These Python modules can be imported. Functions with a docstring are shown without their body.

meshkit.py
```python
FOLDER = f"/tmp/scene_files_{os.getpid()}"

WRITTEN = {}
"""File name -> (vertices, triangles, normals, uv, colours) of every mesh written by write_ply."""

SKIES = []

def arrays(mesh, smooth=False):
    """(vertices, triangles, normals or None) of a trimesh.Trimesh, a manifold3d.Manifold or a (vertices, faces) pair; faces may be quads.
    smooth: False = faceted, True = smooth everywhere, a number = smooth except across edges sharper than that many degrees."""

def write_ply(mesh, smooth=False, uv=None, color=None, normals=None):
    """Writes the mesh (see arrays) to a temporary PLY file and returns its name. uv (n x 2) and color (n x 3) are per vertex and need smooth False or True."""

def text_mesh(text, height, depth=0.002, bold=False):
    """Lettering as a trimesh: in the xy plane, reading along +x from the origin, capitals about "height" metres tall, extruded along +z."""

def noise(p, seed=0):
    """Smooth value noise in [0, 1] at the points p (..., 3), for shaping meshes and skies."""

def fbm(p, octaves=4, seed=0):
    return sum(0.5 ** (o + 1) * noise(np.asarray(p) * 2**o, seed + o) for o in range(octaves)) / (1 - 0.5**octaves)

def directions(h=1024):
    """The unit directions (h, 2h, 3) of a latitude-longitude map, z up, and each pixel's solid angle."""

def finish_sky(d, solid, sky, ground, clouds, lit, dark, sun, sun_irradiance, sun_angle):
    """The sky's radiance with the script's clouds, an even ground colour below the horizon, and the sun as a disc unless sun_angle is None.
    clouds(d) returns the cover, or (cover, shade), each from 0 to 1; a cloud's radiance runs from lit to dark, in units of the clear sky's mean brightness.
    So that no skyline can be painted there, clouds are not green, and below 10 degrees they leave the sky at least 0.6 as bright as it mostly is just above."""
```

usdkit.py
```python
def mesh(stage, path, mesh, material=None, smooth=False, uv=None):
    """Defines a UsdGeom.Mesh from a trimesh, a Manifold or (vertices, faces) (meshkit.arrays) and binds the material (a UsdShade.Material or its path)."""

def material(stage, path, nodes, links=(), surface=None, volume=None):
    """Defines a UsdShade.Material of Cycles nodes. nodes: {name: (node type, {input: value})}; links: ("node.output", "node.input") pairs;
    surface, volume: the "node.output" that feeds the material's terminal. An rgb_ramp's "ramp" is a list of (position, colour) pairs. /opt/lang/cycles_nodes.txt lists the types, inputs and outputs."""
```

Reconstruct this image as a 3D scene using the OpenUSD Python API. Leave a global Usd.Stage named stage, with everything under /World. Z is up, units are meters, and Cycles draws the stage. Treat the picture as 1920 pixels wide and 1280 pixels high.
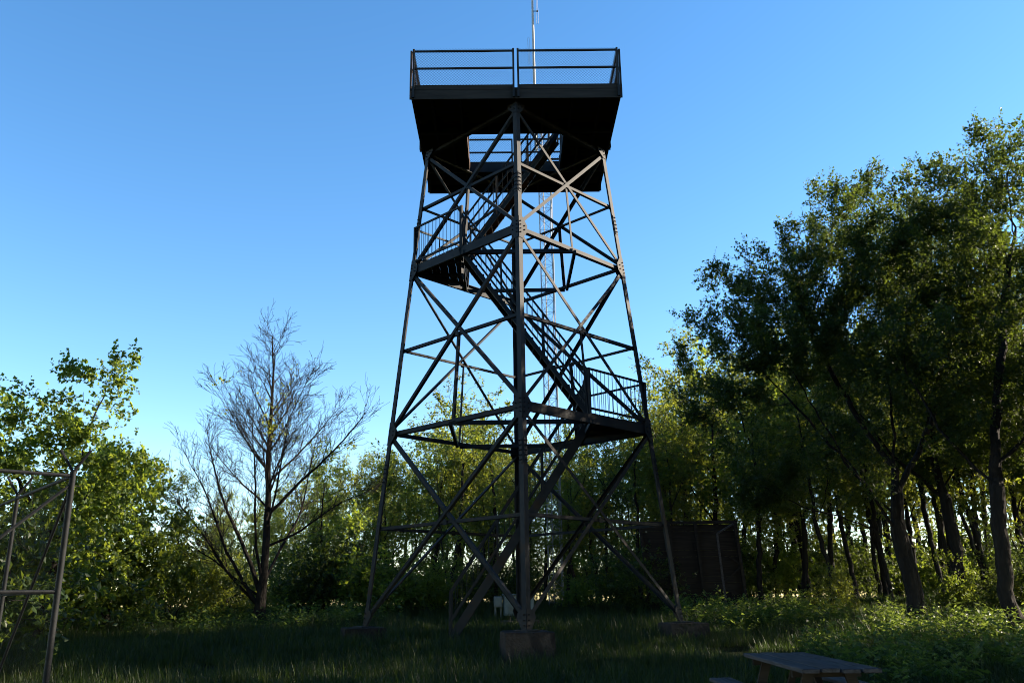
import math, random
import numpy as np
import trimesh, usdkit, meshkit
from scipy.spatial import cKDTree
from shapely.geometry import Polygon, box as sbox
from pxr import Usd, UsdGeom, UsdLux, UsdShade, Gf, Sdf, Vt

stage = Usd.Stage.CreateInMemory()
UsdGeom.SetStageUpAxis(stage, 'Z')
UsdGeom.SetStageMetersPerUnit(stage, 1.0)
UsdGeom.Xform.Define(stage, '/World')
UsdGeom.Scope.Define(stage, '/World/Looks')
PI = math.pi

# ------------------------------------------------------------------ camera
EXPOSURE = 2.25
PITCH, ROLL, YAW = 0.28848, -0.014776, 0.008654
EYE = np.array([-0.333, -20.0, 0.582])
fw = np.array([math.sin(YAW) * math.cos(PITCH), math.cos(YAW) * math.cos(PITCH), math.sin(PITCH)])
r0 = np.array([math.cos(YAW), -math.sin(YAW), 0.0]); u0 = np.cross(r0, fw)
right = r0 * math.cos(ROLL) + u0 * math.sin(ROLL)
upv = -r0 * math.sin(ROLL) + u0 * math.cos(ROLL)
cam = UsdGeom.Camera.Define(stage, '/World/camera')
cam.AddTransformOp().Set(Gf.Matrix4d(*right, 0, *upv, 0, *(-fw), 0, *EYE, 1))
cam.CreateFocalLengthAttr(18.0)
cam.CreateHorizontalApertureAttr(18.0 * 1920 / 1606.19)
cam.CreateClippingRangeAttr(Gf.Vec2f(0.1, 50000))
cam.CreateExposureAttr(EXPOSURE)

# ------------------------------------------------------------------ sky and sun
SUN_AZ, SUN_EL = math.radians(80), math.radians(24)
sun_dir = np.array([math.sin(SUN_AZ) * math.cos(SUN_EL), math.cos(SUN_AZ) * math.cos(SUN_EL), math.sin(SUN_EL)])
usdkit.material(stage, '/World/Looks/sky_air', {
    'sky': ('sky_texture', {'sky_type': 'single_scattering', 'sun_disc': False, 'sun_elevation': SUN_EL, 'sun_rotation': SUN_AZ,
                            'altitude': 600.0, 'air_density': 1.0, 'aerosol_density': 0.2, 'ozone_density': 1.1}),
    'sat': ('hsv', {'saturation': 1.3}),
    'bg': ('background_shader', {'strength': 0.068})},
    [('sky.color', 'sat.color'), ('sat.color', 'bg.color')], surface='bg.background')
dome = UsdLux.DomeLight.Define(stage, '/World/sky')
UsdShade.MaterialBindingAPI.Apply(dome.GetPrim()).Bind(UsdShade.Material.Get(stage, '/World/Looks/sky_air'))
sun = UsdLux.DistantLight.Define(stage, '/World/sun')
sun.CreateIntensityAttr(1.25); sun.CreateAngleAttr(0.5); sun.CreateNormalizeAttr(True)
sun.CreateColorAttr(Gf.Vec3f(1.0, 0.86, 0.68))
sx = np.cross([0, 0, 1.0], sun_dir); sx /= np.linalg.norm(sx); sy = np.cross(sun_dir, sx)
sun.AddTransformOp().Set(Gf.Matrix4d(*sx, 0, *sy, 0, *sun_dir, 0, 0, 0, 60, 1))

# ------------------------------------------------------------------ materials
def solid(name, dark, light, rough=0.7, scale=6.0, bump=0.0, bscale=40.0, metallic=0.0, stretch=(1, 1, 1), detail=6.0, third=None, dist=0.01, spec=0.4):
    ramp = [(0.3, dark), (0.7, light)] if third is None else [(0.28, dark), (0.55, light), (0.68, third)]
    nodes = {'tc': ('texture_coordinate', {}), 'map': ('mapping', {'scale': stretch}),
             'n': ('noise_texture', {'scale': scale, 'detail': detail, 'roughness': 0.62}), 'r': ('rgb_ramp', {'ramp': ramp}),
             'p': ('principled_bsdf', {'roughness': rough, 'metallic': metallic, 'specular_ior_level': spec})}
    links = [('tc.object', 'map.vector'), ('map.vector', 'n.vector'), ('n.fac', 'r.fac'), ('r.color', 'p.base_color')]
    if bump:
        nodes['n2'] = ('noise_texture', {'scale': bscale, 'detail': 5.0}); nodes['b'] = ('bump', {'strength': bump, 'distance': dist})
        links += [('map.vector', 'n2.vector'), ('n2.fac', 'b.height'), ('b.normal', 'p.normal')]
    return usdkit.material(stage, '/World/Looks/' + name, nodes, links, surface='p.BSDF')

def leaf_mat(name, cols, trans, tf=0.5, rough=0.5):
    nodes = {'a': ('attribute', {'attribute': 'tint'}), 'r': ('rgb_ramp', {'ramp': cols}), 'rt': ('rgb_ramp', {'ramp': trans}),
             'p': ('principled_bsdf', {'roughness': rough, 'specular_ior_level': 0.3}), 't': ('translucent_bsdf', {}), 'm': ('mix_closure', {'fac': tf})}
    links = [('a.fac', 'r.fac'), ('a.fac', 'rt.fac'), ('r.color', 'p.base_color'), ('rt.color', 't.color'), ('p.BSDF', 'm.closure1'), ('t.BSDF', 'm.closure2')]
    return usdkit.material(stage, '/World/Looks/' + name, nodes, links, surface='m.closure')

M = {}
M['steel'] = solid('painted_steel', (0.005, 0.006, 0.007), (0.012, 0.013, 0.014), 0.65, 2.2, 0.25, 30, third=(0.020, 0.013, 0.008), spec=0.12)
M['leg_steel'] = solid('grey_leg_steel', (0.008, 0.009, 0.011), (0.017, 0.018, 0.0195), 0.65, 2.5, 0.25, 30, third=(0.026, 0.018, 0.012), spec=0.12)
M['pale_steel'] = solid('weathered_grey_steel', (0.007, 0.008, 0.009), (0.018, 0.0175, 0.0175), 0.65, 3.0, 0.25, 30, third=(0.026, 0.016, 0.010), spec=0.12)
M['rust'] = solid('rusty_steel', (0.025, 0.012, 0.007), (0.060, 0.027, 0.012), 0.85, 7, 0.4, 60, third=(0.05, 0.035, 0.027))
M['bolt'] = solid('bolt_steel', (0.004, 0.004, 0.005), (0.010, 0.009, 0.008), 0.7, 20, spec=0.1)
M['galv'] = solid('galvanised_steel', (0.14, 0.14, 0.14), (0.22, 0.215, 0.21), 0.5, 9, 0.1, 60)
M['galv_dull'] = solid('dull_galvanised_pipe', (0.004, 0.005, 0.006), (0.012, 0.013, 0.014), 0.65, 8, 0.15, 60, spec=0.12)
M['wire'] = solid('dark_wire', (0.010, 0.010, 0.012), (0.02, 0.02, 0.02), 0.9, 20, spec=0.0)
M['fence_wire'] = solid('dark_fence_wire', (0.003, 0.003, 0.0035), (0.007, 0.007, 0.007), 0.9, 20, spec=0.0)
M['deck_wood'] = solid('dark_deck_wood', (0.009, 0.007, 0.005), (0.022, 0.017, 0.013), 0.9, 3, 0.4, 30, stretch=(0.4, 4, 4), spec=0.15)
M['concrete'] = solid('weathered_concrete', (0.011, 0.009, 0.008), (0.032, 0.025, 0.021), 0.95, 3.5, 0.8, 25, third=(0.014, 0.016, 0.008), spec=0.1, dist=0.03)
M['grey_wood'] = solid('grey_weathered_wood', (0.012, 0.011, 0.012), (0.050, 0.046, 0.049), 0.85, 4, 0.6, 30, stretch=(6, 0.5, 6), spec=0.2)
M['sign_wood'] = solid('dark_sign_boards', (0.006, 0.005, 0.005), (0.018, 0.015, 0.013), 0.9, 4, 0.5, 30, stretch=(0.5, 6, 6), spec=0.1)
M['cabinet'] = solid('pale_green_enamel', (0.055, 0.075, 0.078), (0.085, 0.108, 0.11), 0.45, 4, 0.1, 40)
M['cabinet_dark'] = solid('cabinet_grille', (0.05, 0.06, 0.06), (0.09, 0.10, 0.10), 0.6, 8)
M['bark'] = solid('rough_bark', (0.006, 0.005, 0.004), (0.018, 0.015, 0.012), 0.95, 9, 1.0, 18, stretch=(1, 1, 0.18), dist=0.08, spec=0.15)
M['bark_grey'] = solid('grey_bark', (0.008, 0.007, 0.006), (0.025, 0.021, 0.018), 0.95, 9, 1.0, 20, stretch=(1, 1, 0.2), dist=0.05, spec=0.15)
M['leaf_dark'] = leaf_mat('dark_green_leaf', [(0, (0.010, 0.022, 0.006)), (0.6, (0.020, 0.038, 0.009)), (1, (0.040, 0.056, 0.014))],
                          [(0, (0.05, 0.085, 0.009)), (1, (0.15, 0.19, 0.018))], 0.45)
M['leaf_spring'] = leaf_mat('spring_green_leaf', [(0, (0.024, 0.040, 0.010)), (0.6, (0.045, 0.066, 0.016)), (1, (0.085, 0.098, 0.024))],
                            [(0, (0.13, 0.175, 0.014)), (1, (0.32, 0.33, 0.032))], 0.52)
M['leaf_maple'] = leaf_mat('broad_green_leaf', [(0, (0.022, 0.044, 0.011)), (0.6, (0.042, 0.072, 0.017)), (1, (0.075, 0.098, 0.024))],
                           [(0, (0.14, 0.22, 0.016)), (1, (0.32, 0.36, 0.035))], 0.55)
M['grass'] = leaf_mat('grass_blade', [(0, (0.007, 0.013, 0.0015)), (0.7, (0.017, 0.028, 0.003)), (1, (0.036, 0.042, 0.007))],
                      [(0, (0.016, 0.044, 0.005)), (1, (0.07, 0.105, 0.012))], 0.4)
M['herb'] = leaf_mat('herb_leaf', [(0, (0.014, 0.034, 0.008)), (0.7, (0.032, 0.062, 0.013)), (1, (0.058, 0.082, 0.018))],
                     [(0, (0.10, 0.17, 0.02)), (1, (0.22, 0.27, 0.04))], 0.45)
M['soil'] = solid('grassy_soil', (0.004, 0.006, 0.002), (0.009, 0.012, 0.004), 0.98, 0.7, 0.8, 8, third=(0.013, 0.010, 0.006), dist=0.05, spec=0.02)

# ------------------------------------------------------------------ scene helpers
names = {}
def path_for(parent, name):
    base = parent or '/World'
    k = (base, name); n = names.get(k, 0); names[k] = n + 1
    return f'{base}/{name}' if n == 0 else f'{base}/{name}_{n:03d}'
def P_(parent): return None if parent is None else (parent if isinstance(parent, str) else str(parent.GetPath()))
def tag(prim, label=None, category=None, group=None, kind=None):
    prim = prim.GetPrim() if hasattr(prim, 'GetPrim') else prim
    for k, v in (('label', label), ('category', category), ('group', group), ('kind', kind)):
        if v: prim.SetCustomDataByKey(k, v)
    return prim
def obj(name, mesh, mat, parent=None, smooth=False, tint=None):
    p = path_for(P_(parent), name)
    m = usdkit.mesh(stage, p, mesh, M[mat] if isinstance(mat, str) else mat, smooth)
    if tint is not None:
        UsdGeom.PrimvarsAPI(m).CreatePrimvar('tint', Sdf.ValueTypeNames.FloatArray, 'vertex').Set(Vt.FloatArray.FromNumpy(np.asarray(tint, np.float32)))
    return m.GetPrim()
def thing(name, label, cat, loc=(0, 0, 0), rz=0.0, group=None, parent=None):
    x = UsdGeom.Xform.Define(stage, path_for(P_(parent), name))
    if parent is None:
        x.AddTranslateOp().Set(Gf.Vec3d(*map(float, loc))); x.AddRotateZOp().Set(math.degrees(rz))
    return tag(x.GetPrim(), label, cat, group)
def copy_of(src, name, label, cat, loc, rz, s, group=None):
    x = UsdGeom.Xform.Define(stage, path_for(None, name))
    pr = x.GetPrim(); pr.GetReferences().AddInternalReference(src.GetPath()); pr.SetInstanceable(True)
    place(pr, loc, rz, s)
    return tag(pr, label, cat, group)
def place(pr, loc, rz, s):
    x = UsdGeom.Xformable(pr); x.ClearXformOpOrder()
    at = pr.GetAttribute('xformOp:translate')
    (UsdGeom.XformOp(at) if at and at.IsAuthored() else x.AddTranslateOp()).Set(Gf.Vec3d(*map(float, loc)))
    x.ClearXformOpOrder()
    x.MakeMatrixXform().Set(Gf.Matrix4d(s * math.cos(rz), s * math.sin(rz), 0, 0, -s * math.sin(rz), s * math.cos(rz), 0, 0, 0, 0, s, 0, *map(float, loc), 1))
def unit(v): v = np.asarray(v, float); return v / np.linalg.norm(v)
def cat(ms): return trimesh.util.concatenate([m for m in ms if m is not None])
def box(c, s, rz=0.0, bev=0.0):
    if bev:
        a = np.array(s) / 2; pts = []
        for i in (-1, 1):
            for j in (-1, 1):
                for k in (-1, 1):
                    q = np.array([i, j, k]) * a
                    for ax in range(3):
                        w = q - np.array([i, j, k]) * bev; w[ax] = q[ax]; pts.append(w)
        m = trimesh.convex.convex_hull(np.array(pts))
    else:
        m = trimesh.creation.box(s)
    if rz: m.apply_transform(trimesh.transformations.rotation_matrix(rz, [0, 0, 1]))
    m.apply_translation(c); return m
def extr(poly, a, b, e1):
    """prism of a 2D section between a and b; section x runs along e1"""
    a, b = np.asarray(a, float), np.asarray(b, float); d = unit(b - a)
    e1 = unit(np.asarray(e1, float) - d * np.dot(e1, d)); e2 = np.cross(d, e1)
    m = trimesh.creation.extrude_polygon(Polygon(poly), float(np.linalg.norm(b - a)), engine='earcut')
    T = np.eye(4); T[:3, 0], T[:3, 1], T[:3, 2], T[:3, 3] = e1, e2, d, a
    m.apply_transform(T); return m
def angle_iron(s, t, flip=False):
    p = [(0, 0), (s, 0), (s, t), (t, t), (t, s), (0, s)]
    return [(x, -y) for x, y in p][::-1] if flip else p
def flat(w, t): return [(-w / 2, -t / 2), (w / 2, -t / 2), (w / 2, t / 2), (-w / 2, t / 2)]
def tube(pts, r, sides=6):
    pts = np.asarray(pts, float); r = np.broadcast_to(r, (len(pts),))
    t = np.gradient(pts, axis=0); t /= np.linalg.norm(t, axis=1, keepdims=True)
    ref = np.where(np.abs(t[:, 2:]) < 0.9, [[0, 0, 1.0]], [[1.0, 0, 0]])
    a = np.cross(t, ref); a /= np.linalg.norm(a, axis=1, keepdims=True); b = np.cross(t, a)
    an = np.arange(sides) * 2 * PI / sides
    v = (pts[:, None] + r[:, None, None] * (np.cos(an)[None, :, None] * a[:, None] + np.sin(an)[None, :, None] * b[:, None])).reshape(-1, 3)
    f = []
    for i in range(len(pts) - 1):
        for j in range(sides):
            k = (j + 1) % sides
            f += [[i * sides + j, i * sides + k, (i + 1) * sides + k], [i * sides + j, (i + 1) * sides + k, (i + 1) * sides + j]]
    n = len(pts)
    for j in range(1, sides - 1):
        f.append([0, j + 1, j]); f.append([(n - 1) * sides, (n - 1) * sides + j, (n - 1) * sides + j + 1])
    return trimesh.Trimesh(v, np.array(f), process=False)
def rod(a, b, r, sides=6): return tube([a, b], r, sides)

# ------------------------------------------------------------------ ground
def smooth(a, b, x):
    t = np.clip((x - a) / (b - a), 0, 1); return t * t * (3 - 2 * t)
def ground_z(x, y):
    x, y = np.asarray(x, float), np.asarray(y, float)
    z = np.where(y < -3.5, -0.58 + 0.047 * (y + 3.5), -0.58 + 0.055 * (y + 3.5))
    z = np.where(y > 8, 0.0525 + 0.10 * (1 - np.exp(-(y - 8) * 0.5)), z)
    z = np.where(y < -14, -1.0735 + 0.012 * (y + 14), z)
    r = np.hypot(x, y - 2)
    z = np.where(r > 60, np.where(y < 0, -0.9, 0.05) * np.exp(-(r - 60) / 40), z)
    z = z - 0.0042 * np.clip(r - 26, 0, 90) ** 2 - 0.45 * np.clip(r - 116, 0, 250)
    p = np.stack([x * 0.35, y * 0.35, 0 * x], -1)
    near = 0.14 * (meshkit.fbm(p, 3, 5) - 0.5)
    far = 60 * (meshkit.fbm(np.stack([x * 0.0012, y * 0.0012, 0 * x + 3], -1), 4, 9) - 0.5) * smooth(400, 1500, r)
    return z + near + far
def gz(x, y): return float(ground_z(np.array([x]), np.array([y]))[0])
rr = np.concatenate([np.linspace(0, 45, 76), 45 + (np.linspace(0, 1, 60)[1:] ** 3) * 5955])
aa = np.linspace(0, 2 * PI, 145)[:-1]
gx = rr[:, None] * np.cos(aa)[None]; gy = rr[:, None] * np.sin(aa)[None]
gzv = ground_z(gx, gy)
gv = np.stack([gx, gy, gzv], -1).reshape(-1, 3); na = len(aa)
ii, jj = np.meshgrid(np.arange(len(rr) - 1), np.arange(na), indexing='ij')
q = np.stack([ii * na + jj, (ii + 1) * na + jj, (ii + 1) * na + (jj + 1) % na, ii * na + (jj + 1) % na], -1).reshape(-1, 4)
tag(obj('ground', trimesh.Trimesh(gv, np.vstack([q[:, [0, 1, 2]], q[:, [0, 2, 3]]]), process=False), 'soil', smooth=True),
    'dark grassy hilltop that falls away to a wooded valley', 'ground', kind='structure')

# ------------------------------------------------------------------ the lookout tower
R0, RT, ZT = 3.5486, 2.3136, 11.6623
LEV = [0.0, 2.0953, 4.2794, 6.3117, 8.3763, 10.0735, 11.6623]
ANG = [-PI / 2, 0.0, PI / 2 + 0.010, PI]           # near, right, far, left
def leg_pt(k, z):
    r = R0 + (RT - R0) * z / ZT
    return np.array([r * math.cos(ANG[k % 4]), r * math.sin(ANG[k % 4]), z])
tower = thing('lookout_tower', 'tall dark steel lattice lookout tower with zigzag stairs and square railed top deck', 'lookout tower')
# four angle-iron legs, heel outward
for k in range(4):
    a, b = leg_pt(k, -0.02), leg_pt(k, 11.74)
    d = unit(b - a); t1 = unit(leg_pt(k + 1, 5) - leg_pt(k, 5))
    t1 = unit(t1 - d * np.dot(t1, d)); t2 = unit(leg_pt(k + 3, 5) - leg_pt(k, 5)); t2 = unit(t2 - d * np.dot(t2, d))
    s, t = 0.118, 0.013
    sec = np.array([[0, 0], [s, 0], [s, t], [t, t], [t, s], [0, s]])
    V = np.vstack([p + sec[:, :1] * t1 + sec[:, 1:] * t2 for p in (a, b)])
    F = []
    for i in range(6):
        j = (i + 1) % 6; F += [[i, j, j + 6], [i, j + 6, i + 6]]
    F += [[0, 1, 2], [0, 2, 3], [0, 3, 4], [0, 4, 5], [6, 8, 7], [6, 9, 8], [6, 10, 9], [6, 11, 10]]
    leg = trimesh.Trimesh(V, F, process=False); leg.fix_normals()
    lp = obj('leg', leg, 'leg_steel', tower)
    # splice plates with bolts at the segment joints
    for zc in (3.35, 9.55):
        c = leg_pt(k, zc); bolts = []; plates = []
        for tt, nn in ((t1, unit(np.cross(d, t1))), (t2, unit(np.cross(d, t2)))):
            out = nn if np.dot(nn, [math.cos(ANG[k]), math.sin(ANG[k]), 0]) > 0 else -nn
            pc = c + tt * 0.06 + out * 0.006
            plates.append(extr(flat(0.085, 0.010), pc - d * 0.26, pc + d * 0.26, tt))
            for q_ in range(5):
                for w in (-0.022, 0.022):
                    bc = pc + d * (-0.2 + 0.1 * q_) + tt * w
                    bolts.append(rod(bc, bc + out * 0.028, 0.013, 6))
        sp = obj('splice_plate', cat(plates), 'leg_steel', lp)
        tag(obj('bolt_rows', cat(bolts), 'bolt', lp), kind='stuff')
def face_frame(k):
    n = leg_pt(k, 5) + leg_pt(k + 1, 5); n[2] = 0; n = unit(n)
    tilt = math.atan((R0 - RT) / ZT * math.cos(PI / 4)); return unit(n * math.cos(tilt) + np.array([0, 0, math.sin(tilt)]))
def member(name, a, b, n, size, off, mat, trim_=(0.0, 0.0), flip=False, parent=tower):
    d = unit(b - a); e = np.cross(n, d)
    a2 = a + d * trim_[0] - n * off; b2 = b - d * trim_[1] - n * off
    sec = angle_iron(size, 0.009)
    sec = [(x - size / 2, y) for x, y in sec]
    m = extr(sec, a2, b2, e)
    # second flange of the section must point inward (-n)
    if np.dot(np.cross(d, unit(e - d * np.dot(e, d))), n) > 0:
        sec = [(x, -y) for x, y in sec][::-1]; m = extr(sec, a2, b2, e)
    return obj(name, m, mat, parent)
for f in range(4):
    n = face_frame(f); A = lambda z: leg_pt(f, z); B = lambda z: leg_pt(f + 1, z)
    front_right = f == 0
    bm = 'pale_steel' if f == 0 else 'steel'
    for lo, hi, mid in ((0, 2, 1), (2, 4, 3), (4, 6, 5)):
        z0, z1 = LEV[lo] + (0.12 if lo == 0 else 0.05), LEV[hi] - (0.05 if hi < 6 else 0.1)
        member('diagonal_brace', A(z0), B(z1), n, 0.078, 0.020, bm, (0.10, 0.10))
        member('diagonal_brace', B(z0), A(z1), n, 0.078, 0.036, bm, (0.10, 0.10))
        member('middle_strut', A(LEV[mid]), B(LEV[mid]), n, 0.070, 0.052, bm, (0.02, 0.02))
        # crossing plate
        cx = (A(LEV[mid]) + B(LEV[mid])) / 2 - n * 0.03
        obj('crossing_plate', extr(flat(0.11, 0.008), cx - np.array([0, 0, .06]), cx + np.array([0, 0, .06]), np.cross(n, [0, 0, 1.0])), bm, tower)
        if lo:
            m0 = (A(LEV[lo]) + B(LEV[lo])) / 2
            member('hanger', m0 + np.array([0, 0, 0.03]), cx + n * 0.03, n, 0.062, 0.062, bm)
    # main horizontals: deep channels under the landings, lighter angles elsewhere
    for lv in (2, 4):
        landing = (lv == 2 and f in (0, 1)) or (lv == 4 and f in (2, 3))
        a, b = A(LEV[lv]), B(LEV[lv])
        if landing:
            w = 0.20
            sec = [(-w / 2, 0), (w / 2, 0), (w / 2, 0.07), (w / 2 - .01, 0.07), (w / 2 - .01, 0.010), (-w / 2 + .01, 0.010), (-w / 2 + .01, 0.07), (-w / 2, 0.07)]
            d = unit(b - a); nh = unit(np.array([n[0], n[1], 0])); e = np.cross(nh, d)
            if np.dot(np.cross(d, e), nh) > 0: sec = [(x, -y) for x, y in sec][::-1]
            obj('landing_channel', extr(sec, a + d * 0.03 - nh * 0.02, b - d * 0.03 - nh * 0.02, e), 'steel' if f != 0 else 'steel', tower)
        else:
            member('main_strut', a, b, n, 0.10, 0.052, bm, (0.02, 0.02))
    member('top_strut', A(LEV[6] - 0.02), B(LEV[6] - 0.02), n, 0.09, 0.052, bm, (0.02, 0.02))
    # gusset plates
    for lv in (2, 4, 6, 0):
        for k, s in ((f, 1), (f + 1, -1)):
            c = leg_pt(k, LEV[lv]); along = unit((leg_pt(f + 1, 5) - leg_pt(f, 5)) * s); ax = unit(leg_pt(k, 8) - leg_pt(k, 2))
            if lv == 0: prof = [(0.0, -.02), (0.12, -.02), (0.24, 0.20), (0.22, 0.28), (0.10, 0.36), (0.0, 0.36)]
            elif lv == 6: prof = [(0.0, -.24), (0.10, -.24), (0.27, -0.06), (0.27, 0.06), (0.0, 0.06)]
            else: prof = [(0.0, -.27), (0.12, -.27), (0.26, -0.08), (0.26, 0.08), (0.12, 0.27), (0.0, 0.27)]
            out = n
            V = np.array([c + along * x + ax * y + out * o for o in (0.004, 0.013) for x, y in prof]); m_ = len(prof)
            F = []
            for i in range(m_):
                j = (i + 1) % m_; F += [[i, j, j + m_], [i, j + m_, i + m_]]
            for i in range(1, m_ - 1): F += [[0, i + 1, i], [m_, m_ + i, m_ + i + 1]]
            g = trimesh.Trimesh(V, F, process=False); g.fix_normals()
            gp = obj('gusset_plate', g, 'leg_steel' if f != 0 else 'pale_steel', tower)
            bl = []
            for x, y in ((.045, -.14), (.045, -.05), (.045, .05), (.045, .14), (.17, -.05), (.17, .05)):
                if lv == 6 and y > .02: continue
                if lv == 0 and (x > .1 or y > .1): continue
                yy = y + (0.2 if lv == 0 else 0)
                bc = c + along * x + ax * yy + out * 0.012
                bl.append(rod(bc, bc + out * 0.026, 0.014, 6))
            tag(obj('bolt_rows', cat(bl), 'bolt', gp), kind='stuff')
# inner beams between the middles of the main struts
def mid_of(f, z): return (leg_pt(f, z) + leg_pt(f + 1, z)) / 2
for lv in (2, 4):
    z = LEV[lv] - 0.06
    mids = [mid_of(f, z) for f in range(4)]            # near-right, right-far, far-left, left-near
    for i, w in ((0, 0.07), (1, 0.055), (2, 0.07), (3, 0.09)):
        a, b = mids[i], mids[(i + 1) % 4]
        obj('inner_beam', extr([(-.045, -w / 2), (.045, -w / 2), (.045, w / 2), (-.045, w / 2)], a + unit(b - a) * .05, b - unit(b - a) * .05, [0, 0, 1.0] if i < 4 else 0), 'steel', tower)
# landings: right one low, left one high
def landing(k, z, sgn):
    c = leg_pt(k, z); x_in = mid_of(k, z)[0]
    yy = abs(mid_of(k, z)[1])
    tri = Polygon([(c[0] - sgn * .06, 0), (x_in, yy - .04), (x_in, -yy + .04)])
    pl = thing('landing', None, None, parent=tower)
    w = 0.205; x = x_in
    i = 0
    rng = random.Random(int(z * 10))
    while (c[0] - x) * sgn > 0.1:
        strip = sbox(min(x, x + sgn * (w - .008)), -5, max(x, x + sgn * (w - .008)), 5).intersection(tri)
        if not strip.is_empty and strip.area > 0.004:
            dz = rng.uniform(-.003, .003)
            m = trimesh.creation.extrude_polygon(strip, 0.035, engine='earcut'); m.apply_translation([0, 0, z + 0.105 + dz]); obj('floor_plank', m, 'deck_wood', pl)
        x += sgn * w; i += 1
    for q_ in (-0.45, 0.45):
        a = np.array([x_in + sgn * .03, q_, z + .06]); b = np.array([c[0] - sgn * (abs(q_) + .12), q_, z + .06])
        obj('floor_joist', extr(flat(.09, .05), a, b, [0, 0, 1]), 'steel', pl)
    return pl
land_r = landing(1, LEV[2], 1); land_l = landing(3, LEV[4], -1)
def guard(name, a, b, h, step=0.13, parent=tower, post_a=True, post_b=True, rails=(1.0, 0.10), mat='steel'):
    """railing from foot a to foot b: two rails, square balusters, end posts"""
    a, b = np.asarray(a, float), np.asarray(b, float); g = thing(name, None, None, parent=parent); L = np.linalg.norm(b - a); up = np.array([0, 0, h])
    for r in rails:
        obj('rail', extr(flat(.045, .038), a + up * r, b + up * r, [0, 0, 1]) if True else None, mat, g)
    for on, p in ((post_a, a), (post_b, b)):
        if on: obj('post', extr(flat(.048, .048), p - [0, 0, .06], p + up * 1.02, unit(np.array([b[0] - a[0], b[1] - a[1], 0]))), mat, g)
    n = int(np.linalg.norm((b - a)[:2]) / step)
    for i in range(1, n):
        p = a + (b - a) * i / n
        obj('baluster', extr(flat(.013, .013), p + up * min(rails), p + up * max(rails), [1, 0, 0]), mat, g)
    return g
H = 1.0
for k, lv, sgn in ((1, 2, 1), (3, 4, -1)):
    z = LEV[lv] + 0.14; c = leg_pt(k, z); c = c - np.array([sgn * .08, 0, 0])
    for s in (-1, 1):
        m = np.array([mid_of(k, z)[0], s * (abs(mid_of(k, z)[1]) - .03), z])
        e = c + np.array([0, s * .05, 0])
        guard('landing_railing', e, m, H)
# short closing railings on the open side of each landing, beside the flights
guard('landing_railing', [mid_of(1, 4.4)[0], -0.55, LEV[2] + .14], [mid_of(1, 4.4)[0], -0.28, LEV[2] + .14], H)
guard('landing_railing', [mid_of(1, 4.4)[0], 0.62, LEV[2] + .14], [mid_of(1, 4.4)[0], 1.42, LEV[2] + .14], H)
guard('landing_railing', [mid_of(3, 8.5)[0], 0.28, LEV[4] + .14], [mid_of(3, 8.5)[0], 1.20, LEV[4] + .14], H)
# torn sheet hanging at the edge of the upper landing
sheet = trimesh.Trimesh(np.array([[-1.36, -.95, 8.40], [-1.30, -.80, 8.42], [-1.30, -.86, 7.75], [-1.35, -.95, 7.95], [-1.355, -.955, 8.40], [-1.295, -.805, 8.42], [-1.295, -.865, 7.75], [-1.345, -.955, 7.95]]),
    [[0, 1, 2], [0, 2, 3], [4, 6, 5], [4, 7, 6], [0, 4, 5], [0, 5, 1], [1, 5, 6], [1, 6, 2], [2, 6, 7], [2, 7, 3], [3, 7, 4], [3, 4, 0]], process=False)
tag(obj('torn_plate', sheet, 'pale_steel', tower), 'ragged pale metal strip hanging below the upper landing')
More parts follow.
